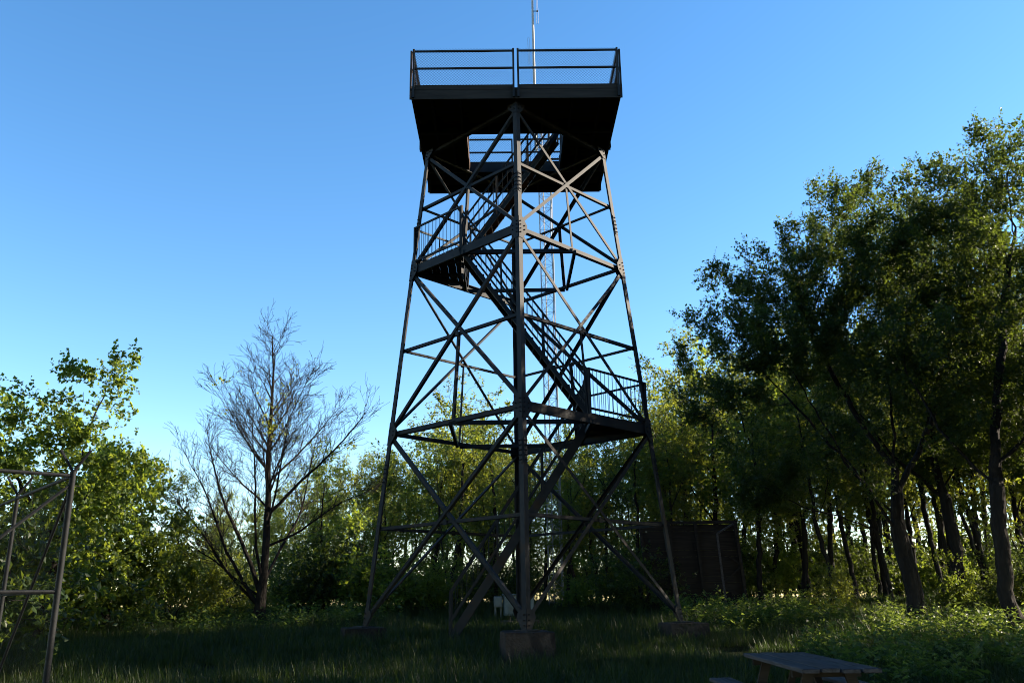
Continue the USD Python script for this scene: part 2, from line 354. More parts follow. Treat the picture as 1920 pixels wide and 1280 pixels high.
# stair flights
def flight(a, b, ymin, ymax, n, mat, tread_mat, deep=.10):
    """a, b: (x, z) foot and head; treads between two deep stringers, railings both sides"""
    fl = thing('stair_flight', None, None, parent=tower)
    ax, az = a; bx, bz = b; d = unit([bx - ax, 0, bz - az]); nrm = np.array([-d[2], 0, d[0]]) if bx > ax else np.array([d[2], 0, -d[0]])
    for y in (ymin, ymax):
        s = 1 if y == ymin else -1
        w = deep
        sec = [(-w / 2, 0), (w / 2, 0), (w / 2, .05), (w / 2 - .008, .05), (w / 2 - .008, .008), (-w / 2 + .008, .008), (-w / 2 + .008, .05), (-w / 2, .05)]
        p, q_ = np.array([ax, y, az]), np.array([bx, y, bz])
        m = extr(sec, p, q_, nrm)
        c = m.vertices[:, 1].mean()
        if (c - y) * s < 0:
            sec = [(x, -v) for x, v in sec][::-1]; m = extr(sec, p, q_, nrm)
        obj('stringer', m, 'steel', fl)
    run = (bx - ax) / n; sg = 1 if run > 0 else -1
    for i in range(1, n):
        x = ax + run * i; z = az + (bz - az) * i / n
        wd = ymax - ymin - .03
        tr = [box([x, (ymin + ymax) / 2, z + .02], [0.165, wd, 0.026]), box([x + sg * .078, (ymin + ymax) / 2, z + .045], [0.008, wd, 0.035]),
              box([x - sg * .079, (ymin + ymax) / 2, z - .01], [0.010, wd, 0.03])]
        obj('tread', cat(tr), tread_mat, fl)
    for y in (ymin + .012, ymax - .012):
        up = lambda h: np.array([0, 0, h])
        p, q_ = np.array([ax, y, az]), np.array([bx, y, bz])
        for h in (1.05, 0.42):
            obj('handrail', extr(flat(.042, .036), p + up(h), q_ + up(h), nrm), 'steel', fl)
        L = abs(bx - ax); m_ = max(2, int(round(L / 0.95)))
        for i in range(m_ + 1):
            c = p + (q_ - p) * i / m_
            obj('rail_post', extr(flat(.045, .045), c, c + up(1.06), [1, 0, 0]), mat, fl)
        nb = int(L / 0.118)
        for i in range(1, nb):
            c = p + (q_ - p) * i / nb
            obj('baluster', extr(flat(.012, .012), c + up(.42), c + up(1.05), [1, 0, 0]), mat, fl)
    return fl
ml, mr = mid_of(3, LEV[4])[0], mid_of(1, LEV[2])[0]
flight((-1.62, -0.36), (mr + .03, LEV[2] + .09), -0.20, 0.50, 21, 'steel', 'steel', .19)
flight((mr - .02, LEV[2] + .14), (ml - .03, LEV[4] + .05), -1.28, -0.68, 18, 'steel', 'steel')
flight((ml + .02, LEV[4] + .12), (1.12, 11.98), -0.50, 0.12, 16, 'rust', 'rust')
# top deck
DH, ZB, ZD = 2.45, 11.70, 12.0
HX0, HX1, HY0, HY1 = -1.22, 1.20, -0.86, 1.12
deck = thing('deck', None, None, parent=tower)
for i, (a, b) in enumerate((((-DH, -DH + .03), (DH, -DH + .03)), ((-DH, DH - .03), (DH, DH - .03)), ((-DH + .03, -DH + .07), (-DH + .03, DH - .07)), ((DH - .03, -DH + .07), (DH - .03, DH - .07)))):
    obj('rim_beam', extr(flat(0.24, .05), [*a, ZB + .125], [*b, ZB + .125], [0, 0, 1]), 'deck_wood', deck)
for y in (HY0 - .03, HY1 + .03):
    obj('trimmer_beam', extr(flat(0.27, .05), [-DH + .06, y, ZB + .12], [DH - .06, y, ZB + .12], [0, 0, 1]), 'steel', deck)
for x in (HX0 - .03, HX1 + .03):
    obj('trimmer_beam', extr(flat(0.27, .05), [x, HY0 + .003, ZB + .12], [x, HY1 - .003, ZB + .12], [0, 0, 1]), 'rust' if x < 0 else 'steel', deck)
for x in np.linspace(-2.0, 2.0, 7):
    for ya, yb in ((-DH + .06, HY0 - .06), (HY1 + .06, DH - .06)):
        obj('joist', extr(flat(0.2, .045), [x, ya, ZB + .14], [x, yb, ZB + .14], [0, 0, 1]), 'deck_wood', deck)
for x in (-2.0, -1.62, 1.62, 2.0):
    obj('joist', extr(flat(0.2, .045), [x, HY0 + .003, ZB + .14], [x, HY1 - .003, ZB + .14], [0, 0, 1]), 'deck_wood', deck)
y = -DH; w = 0.204
rng = random.Random(4)
while y < DH - .05:
    y1 = min(y + w - .007, DH)
    for edge in (HY0, HY1):
        if y < edge - .02 and y1 > edge: y1 = edge
    segs = [(-DH - .03, DH + .03)] if y1 <= HY0 or y >= HY1 else [(-DH - .03, HX0), (HX1, DH + .03)]
    for x0_, x1_ in segs:
        obj('deck_plank', box([(x0_ + x1_) / 2 + rng.uniform(-.01, .01), (y + y1) / 2, ZD - .025 + rng.uniform(-.003, .003)], [x1_ - x0_, y1 - y, .045]), 'deck_wood', deck)
    y = y1 + .007
# toe boards and railings of the deck
def chain_link(o, ux, uz, w, h, pitch=0.072, r=0.0026):
    o, ux, uz = map(lambda v: np.asarray(v, float), (o, ux, uz)); nn = np.cross(ux, uz); parts_v, parts_f, nv = [], [], 0
    segs = []
    c = -h
    k = 0
    while c < w:
        c = -h + k * pitch + pitch / 2; k += 1
        u_0, u_1 = max(0, c), min(w, c + h)
        if u_1 - u_0 > .01:
            segs.append(((u_0, u_0 - c), (u_1, u_1 - c), 1)); segs.append(((u_0, h - (u_0 - c)), (u_1, h - (u_1 - c)), -1))
    an = np.arange(3) * 2 * PI / 3
    for p, q_, s in segs:
        a = o + ux * p[0] + uz * p[1] + nn * s * r; b = o + ux * q_[0] + uz * q_[1] + nn * s * r
        d = unit(b - a); e = np.cross(d, nn)
        ring = r * (np.cos(an)[:, None] * nn + np.sin(an)[:, None] * e)
        parts_v.append(np.vstack([a + ring, b + ring])); parts_f.append(np.array([[0, 1, 4], [0, 4, 3], [1, 2, 5], [1, 5, 4], [2, 0, 3], [2, 3, 5]]) + nv); nv += 6
    return trimesh.Trimesh(np.vstack(parts_v), np.vstack(parts_f), process=False)
E_ = DH - .015
sides = [((-E_, -E_), (1, 0)), ((E_, -E_), (0, 1)), ((E_, E_), (-1, 0)), ((-E_, E_), (0, -1))]
for i, ((x0_, y0_), (dx, dy)) in enumerate(sides):
    rl = thing('deck_railing', None, None, parent=tower)
    o = np.array([x0_, y0_, ZD]); ux = np.array([dx, dy, 0.0]); L = 2 * E_; uz = np.array([0, 0, 1.0]); top = 1.0 if i != 2 else 1.42
    for s0, s1 in ((0.03, L / 2 - .055), (L / 2 + .055, L - .03)):
        levels = [1.0, 0.53] + ([1.42] if i == 2 else [])
        for h in levels:
            obj('rail', extr(flat(.038, .042), o + ux * s0 + uz * h, o + ux * s1 + uz * h, uz), 'steel', rl)
        obj('toe_board', extr(flat(.085, .022), o + ux * s0 + uz * 0.035, o + ux * s1 + uz * 0.035, uz), 'deck_wood', rl)
        for s in (s0, s1):
            obj('post', extr(flat(.046, .046), o + ux * s - uz * .27 - np.cross(ux, uz) * -.035, o + ux * s + uz * (top + .03) - np.cross(ux, uz) * -.035, ux), 'rust' if i == 3 else 'steel', rl)
        obj('chain_link', chain_link(o + ux * (s0 + .02) + uz * .08 - np.cross(ux, uz) * .03, ux, uz, s1 - s0 - .04, top - .04 + (.05)), 'wire', rl)
    if i in (1, 3):   # raking braces of the side railings
        for s in (0.1, L - .1):
            obj('railing_brace', extr(flat(.04, .04), o + ux * s + uz * 0.98, o + ux * (s + (.55 if s < 1 else -.55)) + uz * 0.02, ux), 'steel', rl)
# guard rail around the stair opening
for a, b in (((HX1 + .08, HY0, ZD), (HX1 + .08, HY1, ZD)), ((0.95, HY1 + .08, ZD), (HX1 + .08, HY1 + .08, ZD))):
    guard('opening_railing', a, b, 0.95, 0.5)
guard('opening_railing', (HX0 - .06, HY0, ZD), (HX0 - .06, HY1, ZD), 0.95, 0.6, mat='rust')
# concrete footings and stair pad
def rough_block(sx_, sy_, sz_, seed, bev=.03):
    m = trimesh.creation.box([sx_, sy_, sz_])
    for _ in range(4): m = m.subdivide()
    v = np.array(m.vertices); n_ = np.stack([meshkit.fbm(v * 4 + 11 * k, 3, seed + k) - .5 for k in range(3)], -1)
    h = np.array([sx_, sy_, sz_]) / 2; q_ = np.clip(v, -(h - bev), h - bev); e = v - q_
    ln = np.linalg.norm(e, axis=1, keepdims=True); v = np.where(ln > 1e-9, q_ + e / np.maximum(ln, 1e-9) * np.minimum(ln, bev), v)
    m.vertices = v + n_ * 0.045
    return m
for k in range(4):
    p = leg_pt(k, 0); g = gz(p[0], p[1])
    hgt = 0.42 - g if k == 0 else 0.40 - g
    m = rough_block(.90, .86, hgt, 20 + k); m.apply_transform(trimesh.transformations.rotation_matrix(math.radians(8 + 3 * k), [0, 0, 1])); m.apply_translation([p[0], p[1], -0.035 - hgt / 2])
    obj('concrete_footing', m, 'concrete', tower, smooth=35)
    bp = box([p[0], p[1], -0.02], [.34, .34, .022], PI / 4); obj('base_plate', bp, 'leg_steel', tower)
pad = rough_block(.72, 1.1, .42, 40); pad.apply_translation([-1.62, .18, -0.55]); obj('stair_pad', pad, 'concrete', tower, smooth=35)
pad = rough_block(.50, .9, .22, 41); pad.apply_translation([-2.02, .1, -0.62]); obj('stair_pad', pad, 'concrete', tower, smooth=35)

# ------------------------------------------------------------------ radio mast behind the tower
mast = thing('radio_mast', 'slim pale three-legged lattice radio mast behind the lookout tower', 'radio mast', (1.32, 11.0, gz(1.32, 11)))
z0m, z1m, fw_ = -0.1, 19.4, 0.5
ml_ = [np.array([fw_ / math.sqrt(3) * math.cos(a), fw_ / math.sqrt(3) * math.sin(a), 0]) for a in (PI / 2 + .12, PI / 2 + .12 + 2 * PI / 3, PI / 2 + .12 + 4 * PI / 3)]
Z = np.array([0, 0, 1.0])
for p in ml_: obj('mast_leg', rod(p + Z * z0m, p + Z * z1m, 0.024, 8), 'galv', mast, smooth=40)
for i in range(3):
    a, b = ml_[i], ml_[(i + 1) % 3]; segs = []
    z = z0m + .3; s = 0
    while z < z1m - .5:
        segs.append(rod((a if s % 2 == 0 else b) + Z * z, (b if s % 2 == 0 else a) + Z * (z + .48), 0.0085, 4)); segs.append(rod(a + Z * z, b + Z * z, 0.0085, 4)); z += .48; s += 1
    obj('lacing', cat(segs), 'galv', mast)
cb = [ml_[2] * 0.8 + Z * z + np.array([.02 * math.sin(z * 1.7), .02 * math.cos(z * 1.3), 0]) for z in np.linspace(0, 19, 40)]
obj('cable', tube(cb, .022, 6), 'galv', mast, smooth=True)
obj('mast_pole', tube([(-.3, 0, 17.6), (-.3, 0, 22.0), (-.3, 0, 25.15)], [.062, .055, .045], 10), 'galv', mast, smooth=40)
for zb in (17.8, 19.2): obj('pole_bracket', rod(np.array([-.3, 0, zb]), np.array([0.25, 0, zb]), .022, 6), 'galv', mast)
for zc, s in ((24.3, 1), (22.35, -1)):
    an = obj('antenna_arm', cat([rod(np.array([-.3, 0, zc]), np.array([-.3 + s * .2, 0, zc]), .016, 6), trimesh.creation.icosphere(1, .04).apply_translation([-.3 + s * .2, 0, zc])]), 'steel', mast)
    dip = [np.array([-.3 + s * .17, 0, zc - .62]), np.array([-.3 + s * .17, 0, zc + .62]), np.array([-.3 + s * .23, 0, zc + .62]), np.array([-.3 + s * .23, 0, zc - .62])]
    obj('dipole', cat([rod(dip[i], dip[(i + 1) % 4], .006, 4) for i in range(4)]), 'galv', an)

# ------------------------------------------------------------------ cabinet behind the near leg
cab = thing('utility_cabinet', 'pale green metal utility cabinet in the grass behind the tower', 'utility cabinet', (-0.03, 6.0, gz(0, 6) + .02), math.radians(4))
obj('housing', box([0, 0, .36], [.86, .5, .56], 0, .015), 'cabinet', cab)
obj('roof', box([0, -.01, .66], [.93, .58, .035], 0, .01), 'cabinet', cab)
obj('plinth', box([0, 0, .035], [.80, .46, .085]), 'concrete', cab)
for x in (-.21, .21):
    dr = obj('door', box([x, -.257, .36], [.40, .014, .50], 0, .004), 'cabinet', cab)
    obj('door_handle', box([x - np.sign(x) * .15, -.275, .38], [.02, .025, .10], 0, .004), 'cabinet_dark', dr)
    obj('louvre', cat([box([x, -.268, .22 + .025 * i], [.22, .012, .010]) for i in range(5)]), 'cabinet_dark', dr)
mb = thing('meter_box', 'small pale green meter box on two posts left of the cabinet', 'meter box', (-0.62, 5.9, gz(-.6, 5.9)), 0.1)
obj('box_body', box([0, 0, .47], [.24, .2, .30], 0, .012), 'cabinet', mb)
obj('box_lid', box([0, -.106, .47], [.20, .012, .26], 0, .004), 'cabinet', mb)
for x in (-.08, .08): obj('post', box([x, .05, .15], [.05, .05, .42]), 'cabinet', mb)

# ------------------------------------------------------------------ old wooden sign seen from behind
sg = thing('billboard', 'old dark wooden billboard seen from behind, leaning beside the right tower leg', 'billboard', (5.35, 7.0, gz(5.35, 7)), 0)
lean = -0.062
def sp(x, y, z): return np.array([x + lean * (z), y, z])
rng = random.Random(8); nb = 13; hb = 2.50 / nb
for i in range(nb):
    z = 0.10 + hb * (i + .5)
    a, b = sp(-1.42 + rng.uniform(-.03, .02), rng.uniform(-.006, .006), z), sp(1.50 + rng.uniform(-.02, .03), rng.uniform(-.006, .006), z)
    obj('board', extr(flat(hb - rng.uniform(.001, .008) + (.004 if i % 4 else -.003), .025), a, b, [rng.uniform(-.004, .004), 0, 1]), 'sign_wood', sg)
for x in (-1.42, -.55, .28, 1.52):
    obj('post', extr(flat(.09, .09), sp(x, -.065, -.35), sp(x, -.065, 2.68), [1, 0, 0]), 'sign_wood', sg)
obj('top_rail', extr(flat(.09, .06), sp(-1.75, -.03, 2.665), sp(1.60, -.03, 2.665), [0, 0, 1]), 'sign_wood', sg)
obj('prop', extr(flat(.055, .05), sp(.80, -.42, -.3), sp(.86, -.30, 2.30), [1, 0, 0]), 'grey_wood', sg)
obj('prop', extr(flat(.05, .05), sp(.86, -.30, 2.30), sp(1.45, -.10, 2.60), [0, 0, 1]), 'grey_wood', sg)
for za, zb in ((1.85, 1.42), (1.30, .85), (.78, .22)):
    s = 1 if za != 1.30 else -1
    a, b = (sp(.9, -.12, za), sp(1.46, -.12, zb)) if s == 1 else (sp(1.46, -.12, za), sp(.9, -.12, zb))
    obj('cross_brace', extr(flat(.045, .03), a, b, [0, 0, 1]), 'sign_wood', sg)

# ------------------------------------------------------------------ picnic table, end on to the camera
tb = thing('picnic_table', 'grey weathered wooden picnic table at the lower right of the clearing', 'picnic table', (2.84, -10.2, gz(2.84, -10.2)), math.radians(-1.5))
zt = -0.115 - gz(2.84, -10.2); L = 2.36
rng = random.Random(3)
for i in range(4):
    x = -.285 + .19 * i
    m = box([x, 0, zt - .02 + rng.uniform(-.007, .007)], [.170, L + rng.uniform(-.05, .05), .042], rng.uniform(-.006, .006), .008); obj('table_plank', m, 'grey_wood', tb)
for sx_ in (-1, 1):
    for j in range(2):
        m = box([sx_ * (.60 + .135 * j), rng.uniform(-.02, .02), zt - .295 + rng.uniform(-.003, .003)], [.126, L, .040], rng.uniform(-.006, .006), .008); obj('bench_plank', m, 'grey_wood', tb)
for sy_ in (-1, 1):
    yy = sy_ * .78
    for sx_ in (-1, 1):
        obj('leg', extr(flat(.10, .045), [sx_ * .46, yy + .025 * sx_, -.08], [sx_ * .20, yy + .025 * sx_, zt - .05], [1, 0, 0]), 'deck_wood', tb)
    obj('bench_bearer', extr(flat(.10, .04), [-.78, yy + .07, zt - .39], [.78, yy + .07, zt - .39], [0, 0, 1]), 'deck_wood', tb)
    obj('top_cleat', extr(flat(.07, .04), [-.34, yy + .07, zt - .08], [.34, yy + .07, zt - .08], [0, 0, 1]), 'deck_wood', tb)
    obj('diagonal_brace', extr(flat(.07, .035), [0, yy - sy_ * .06, zt - .40], [0, yy - sy_ * .48, zt - .06], [1, 0, 0]), 'deck_wood', tb)

# ------------------------------------------------------------------ chain-link compound on the left
fn = thing('chain_link_fence', 'tall grey chain-link fence corner with angled arms at the left edge', 'fence')
zt_ = 2.02; C0 = np.array([-5.368, -10.0]); dA = unit([-.57, -.487]); dB = unit([-1.824, 2.164])
posts = [C0, C0 + dB * 2.83, C0 + dB * 5.66, C0 + dA * 2.8, C0 + dA * 5.6]
for i, p in enumerate(posts):
    g = gz(*p); r = .034 if i == 0 else .028
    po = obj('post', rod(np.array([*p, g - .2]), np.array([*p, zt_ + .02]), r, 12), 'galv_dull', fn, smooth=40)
    nA = np.array([-dA[1], dA[0]]); out = unit(nA * -1) if i == 0 else None
    dirs = [np.array([.27, .02]), np.array([-.27, -.02])]
    for dxy in dirs:
        a = np.array([*p, zt_ + .01]); obj('barb_arm', rod(a, a + np.array([dxy[0] * .62, dxy[1], .26]), .016, 6), 'galv_dull', po)
for k, (dv, n_) in enumerate(((dB, 2), (dA, 2))):
    for i in range(n_):
        Lp = 2.83 if k == 0 else 2.8
        a, b = C0 + dv * Lp * i, C0 + dv * Lp * (i + 1)
        for z in (zt_ - .03, 0.70):
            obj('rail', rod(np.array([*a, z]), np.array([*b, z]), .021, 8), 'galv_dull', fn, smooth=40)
        if i == 0:
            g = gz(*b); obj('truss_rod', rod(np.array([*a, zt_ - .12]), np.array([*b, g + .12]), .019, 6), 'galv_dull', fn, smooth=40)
        ga = min(gz(*a), gz(*b)); ux = np.array([*dv, 0.0]); off = np.array([-dv[1], dv[0], 0]) * .03
        obj('chain_link', chain_link(np.array([*a, ga + .05]) + off, ux, np.array([0, 0, 1.0]), Lp, zt_ - ga - .06,   .10, .0006), 'fence_wire', fn)

# ------------------------------------------------------------------ trees
def grow(trunk, env, n_attr, seed, D=0.3, clumps=None, trop=0.12, kill=2.0, infl=9.0, iters=140):
    """space colonisation: trunk = list of polylines from the ground, env = ellipsoids (x, y, z, rx, ry, rz)"""
    rng = np.random.default_rng(seed); env = np.array(env, float); vol = env[:, 3] * env[:, 4] * env[:, 5]
    ncl = clumps or max(20, n_attr // 22)
    def sample(n):
        e = env[rng.choice(len(env), n, p=vol / vol.sum())]; d = rng.normal(size=(n, 3)); d /= np.linalg.norm(d, axis=1, keepdims=True)
        return e[:, :3] + e[:, 3:] * d * (rng.random((n, 1)) ** (1 / 2.2))
    cl = sample(ncl); at = cl[rng.integers(0, ncl, n_attr)] + rng.normal(size=(n_attr, 3)) * 0.42
    at = np.vstack([at, sample(n_attr // 4)])
    at = at[at[:, 2] > 0.4]
    P, par = [], []
    for line in trunk:
        line = np.array(line, float); prev = -1
        if P:
            prev = int(np.argmin(np.linalg.norm(np.array(P) - line[0], axis=1)))
        for i in range(len(line) - (0 if not P else 0)):
            if i == 0:
                if prev < 0: P.append(line[0]); par.append(-1); prev = 0
                continue
            seg = line[i] - np.array(P[prev]); m = max(1, int(np.linalg.norm(seg) / D)); base = np.array(P[prev])
            for j in range(1, m + 1):
                w = rng.normal(size=3) * 0.025 * np.array([1, 1, .3])
                P.append(base + seg * j / m + (w if j < m else 0)); par.append(prev); prev = len(P) - 1
    P = np.array(P); par = np.array(par)
    for it in range(iters):
        t = cKDTree(P); d, ix = t.query(at)
        keep = d > kill * D; at, d, ix = at[keep], d[keep], ix[keep]
        if not len(at): break
        s = d < infl * D
        if not s.any(): s = d <= d.min() + D
        v = at[s] - P[ix[s]]; v /= np.linalg.norm(v, axis=1, keepdims=True)
        acc = np.zeros_like(P); np.add.at(acc, ix[s], v); live = np.unique(ix[s])
        a = acc[live]; a /= np.linalg.norm(a, axis=1, keepdims=True) + 1e-9; a += [0, 0, trop]; a += rng.normal(size=a.shape) * 0.12
        a /= np.linalg.norm(a, axis=1, keepdims=True)
        new = P[live] + a * D
        dn, _ = t.query(new); ok = dn > 0.35 * D
        if not ok.any(): break
        P = np.vstack([P, new[ok]]); par = np.concatenate([par, live[ok]])
        if len(P) > 9000: break
    return P, par
def radii(P, par, tip, ex, rmax):
    n = len(P); acc = np.zeros(n); kids = np.zeros(n, int); np.add.at(kids, par[par >= 0], 1)
    acc[kids == 0] = tip ** ex
    for i in range(n - 1, 0, -1):
        if acc[i] == 0: acc[i] = tip ** ex
        acc[par[i]] += acc[i]
    r = acc ** (1 / ex)
    return np.minimum(r, 10) * min(1.0, rmax / r[0]) if r[0] > rmax else np.where(r > r[0] * .25, r * (1 + (rmax / r[0] - 1) * ((r / r[0] - .25) / .75)), r)
def skin(P, par, r, rmin=0.0, big=0.05):
    """tubes along every edge: the thickest child shares its parent's ring"""
    n = len(P); d = np.zeros((n, 3)); d[1:] = P[1:] - P[par[1:]]; ln = np.linalg.norm(d, axis=1, keepdims=True); d = np.where(ln > 1e-9, d / np.maximum(ln, 1e-9), [0, 0, 1.0]); d[0] = [0, 0, 1]
    main = np.full(n, -1)
    order = np.argsort(r[1:]) + 1
    main[par[order]] = order
    dd = d.copy(); has = main >= 0; dd[has] += d[main[has]]; dd /= np.linalg.norm(dd, axis=1, keepdims=True) + 1e-9
    out = []
    idx = np.arange(1, n); idx = idx[(r[1:] >= rmin)]
    for sides, sel in ((8, idx[r[idx] > big]), (5, idx[(r[idx] <= big) & (r[idx] > .012)]), (3, idx[r[idx] <= .012])):
        if not len(sel): continue
        p = par[sel]; ismain = main[p] == sel
        da = np.where(ismain[:, None], dd[p], d[sel]); ra = np.where(ismain, r[p], np.minimum(r[sel] * 1.15, r[p])); db, rb = dd[sel], r[sel]
        an = np.arange(sides) * 2 * PI / sides
        def ring(c, t, rad):
            ref = np.array([0.83, 0.55, 0.03]); a = np.cross(t, ref); a /= np.linalg.norm(a, axis=1, keepdims=True) + 1e-9; b = np.cross(t, a)
            return c[:, None] + rad[:, None, None] * (np.cos(an)[None, :, None] * a[:, None] + np.sin(an)[None, :, None] * b[:, None])
        v = np.concatenate([ring(P[p], da, ra), ring(P[sel], db, rb)], 1); m = len(sel); j = np.arange(sides); k = (j + 1) % sides
        f = np.vstack([np.stack([j, k, k + sides], 1), np.stack([j, k + sides, j + sides], 1)])
        out.append((v.reshape(-1, 3), (f[None] + (np.arange(m) * 2 * sides)[:, None, None]).reshape(-1, 3)))
    vs, fs, o = [], [], 0
    for v, f in out: vs.append(v); fs.append(f + o); o += len(v)
    return trimesh.Trimesh(np.vstack(vs), np.vstack(fs), process=False)
def leaves(P, par, idx, n, seed, size=0.10, spread=0.20, aspect=0.6, droop=0.25, clump=9, hollow=()):
    """n folded leaves on short leafy shoots that leave the twig nodes; the shoots gather into clumps"""
    rng = np.random.default_rng(seed); k = max(1, n // clump)
    w = meshkit.fbm(P[idx] * 1.1 + seed, 2, seed) ; w = np.clip(w - .24, .04, None) ** 1.15; 
    for x, y, z, rx, ry, rz in hollow: w = np.where((((P[idx] - [x, y, z]) / [rx, ry, rz]) ** 2).sum(1) < 1, w * .10, w)
    w /= w.sum()
    pick = rng.choice(idx, k, p=w); c = P[pick] + rng.normal(size=(k, 3)) * spread * .7
    d = P[pick] - P[np.maximum(par[pick], 0)]; d /= np.linalg.norm(d, axis=1, keepdims=True) + 1e-9
    d = d * .8 + rng.normal(size=(k, 3)) * .6 + [0, 0, .15]; d /= np.linalg.norm(d, axis=1, keepdims=True)
    Ls = rng.uniform(1.6, 4.2, (k, 1)) * size; sc = rng.uniform(.7, 1.25, k)
    t = np.tile(np.linspace(.05, 1, clump), k)[:, None]; D = np.repeat(d, clump, 0)
    c = np.repeat(c, clump, 0) + D * t * np.repeat(Ls, clump, 0); m = len(c)
    ax = D * .55 + rng.normal(size=(m, 3)) * .75; ax[:, 2] -= droop; ax /= np.linalg.norm(ax, axis=1, keepdims=True)
    s = np.cross(ax, rng.normal(size=(m, 3)) * .55 + [0, 0, 1.0]); s /= np.linalg.norm(s, axis=1, keepdims=True) + 1e-9; nn = np.cross(ax, s)
    L = size * np.repeat(sc, clump)[:, None] * rng.uniform(.6, 1.35, (m, 1)); W = L * aspect * .5
    mid = c + ax * L * .45
    v = np.stack([c, mid + s * W + nn * W * .35, c + ax * L, mid - s * W + nn * W * .35], 1).reshape(-1, 3)
    b = (np.arange(m) * 4)[:, None]; f = np.vstack([b + [0, 1, 2], b + [0, 2, 3]])
    tint = np.repeat(np.clip(np.repeat(rng.beta(2, 2, k), clump) * .7 + rng.random(m) * .3, 0, 1), 4)
    return trimesh.Trimesh(v, f, process=False), tint
def make_tree(name, label, cat_, loc, trunk, env, n_attr, n_leaf, seed, tip=.006, rmax=.2, size=.10, spread=.2, bark='bark', leaf='leaf_spring', D=.3, group=None, ex=2.3, aspect=.6, kill=2.0, trop=.12, rmin_leaf=.016, clumps=None, hollow=()):
    t = thing(name, label, cat_, loc, 0.0, group)
    P, par = grow(trunk, env, n_attr, seed, D, trop=trop, kill=kill, clumps=clumps); r = radii(P, par, tip, ex, rmax)
    # root flare
    fl = np.clip(1 - P[:, 2] / .5, 0, 1); r = np.where((P[:, 2] < .5) & (r > rmax * .4), r * (1 + .45 * fl ** 2), r)
    obj('trunk', skin(P, par, r), bark, t, smooth=True)
    idx = np.nonzero((r < rmin_leaf) & (P[:, 2] > .3))[0]
    lm, tint = leaves(P, par, idx, n_leaf, seed + 1, size, spread, aspect, hollow=hollow)
    obj('crown', lm, leaf, t, tint=tint)
    return t
def G(x, y, dz=-.05): return (x, y, gz(x, y) + dz)

# big dark trees on the right
make_tree('broadleaf_tree', 'big dark spreading tree with leaning limbs right of the billboard', 'tree', G(9.8, 2), 
    [[(0, 0, -.1), (-.12, 0, 1.1), (-.28, 0, 2.3), (-.1, .1, 3.9), (.15, .2, 6.5)], [(-.28, 0, 2.35), (-1.0, -.2, 3.4), (-2.0, -.3, 4.7), (-3.1, -.4, 6.0)], [(-.22, 0, 1.9), (-1.2, .1, 2.55), (-2.6, 0, 2.95), (-4.1, -.1, 3.7)], [(-.15, .1, 3.4), (.8, .3, 4.6), (2.0, .5, 6.6)], [(-.1, .1, 3.9), (-.9, .4, 5.6), (-1.7, .5, 7.6)], [(-.28, 0, 2.5), (-1.3, .4, 4.3), (-2.3, .5, 6.6)]],
    [(-4.5, -.1, 6.3, 1.2, 1.6, 1.0), (-3.4, -.1, 7.1, 1.8, 2.1, 1.2), (-4.0, -.1, 5.7, 1.7, 1.8, 1.1), (-2.5, 0, 8.0, 2.0, 2.4, 1.6), (-1.0, .1, 9.2, 2.2, 2.4, 1.9), (.3, .2, 10.2, 2.0, 2.2, 2.0), (1.5, .3, 10.1, 1.8, 2.2, 1.9), (1.8, .3, 7.6, 2.3, 2.4, 2.3), (-2.6, 0, 4.3, 2.2, 1.7, 1.0), (-.3, 0, 6.4, 2.6, 2.2, 1.6)],
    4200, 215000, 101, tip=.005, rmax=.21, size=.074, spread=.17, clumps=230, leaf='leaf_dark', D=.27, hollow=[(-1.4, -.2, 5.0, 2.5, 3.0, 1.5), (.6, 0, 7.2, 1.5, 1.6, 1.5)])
make_tree('broadleaf_tree', 'tall dark tree with a thick trunk at the right edge of the photo', 'tree', G(10.5, -.8),
    [[(0, 0, -.1), (-.05, 0, 1.6), (.1, 0, 3.2), (.5, .1, 5.2), (1.2, .2, 7.8), (1.8, .2, 9.6)], [(.1, 0, 3.2), (-.9, .2, 4.6), (-1.4, .3, 6.0)], [(.2, 0, 3.6), (1.6, 0, 4.8), (2.6, 0, 6.0)]],
    [(1.6, .1, 10.7, 1.25, 1.5, 1.5), (.1, .1, 9.5, 1.3, 1.4, 1.4), (.9, .1, 8.6, 1.6, 1.8, 1.5), (-.8, .2, 6.6, 1.5, 1.8, 1.3), (2.6, 0, 7.2, 1.8, 2, 1.8), (.8, 0, 5.2, 2.0, 1.8, 1.1)],
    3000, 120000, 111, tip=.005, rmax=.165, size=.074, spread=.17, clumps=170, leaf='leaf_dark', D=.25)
make_tree('broadleaf_tree', 'dark leafy tree filling the gap between the two big right-hand trunks', 'tree', G(13.6, 7.5),
    [[(0, 0, -.1), (.1, 0, 2.4), (-.1, .1, 4.6), (.1, .1, 8.0)], [(0, 0, 3.2), (-1.5, 0, 4.8), (-2.4, 0, 6.2)], [(0, 0, 3.6), (1.4, .3, 5.4)]],
    [(-1.6, 0, 8.0, 2.4, 2.2, 2.2), (.4, 0, 11.2, 2.1, 2.2, 2.1), (1.6, 0, 8.2, 2.5, 2.4, 2.6), (-2.2, 0, 5.2, 2.0, 1.8, 1.2), (.5, 0, 5.2, 2.2, 2, 1.2)],
    2600, 115000, 121, tip=.0055, rmax=.18, size=.080, spread=.18, clumps=150, leaf='leaf_dark', D=.3)
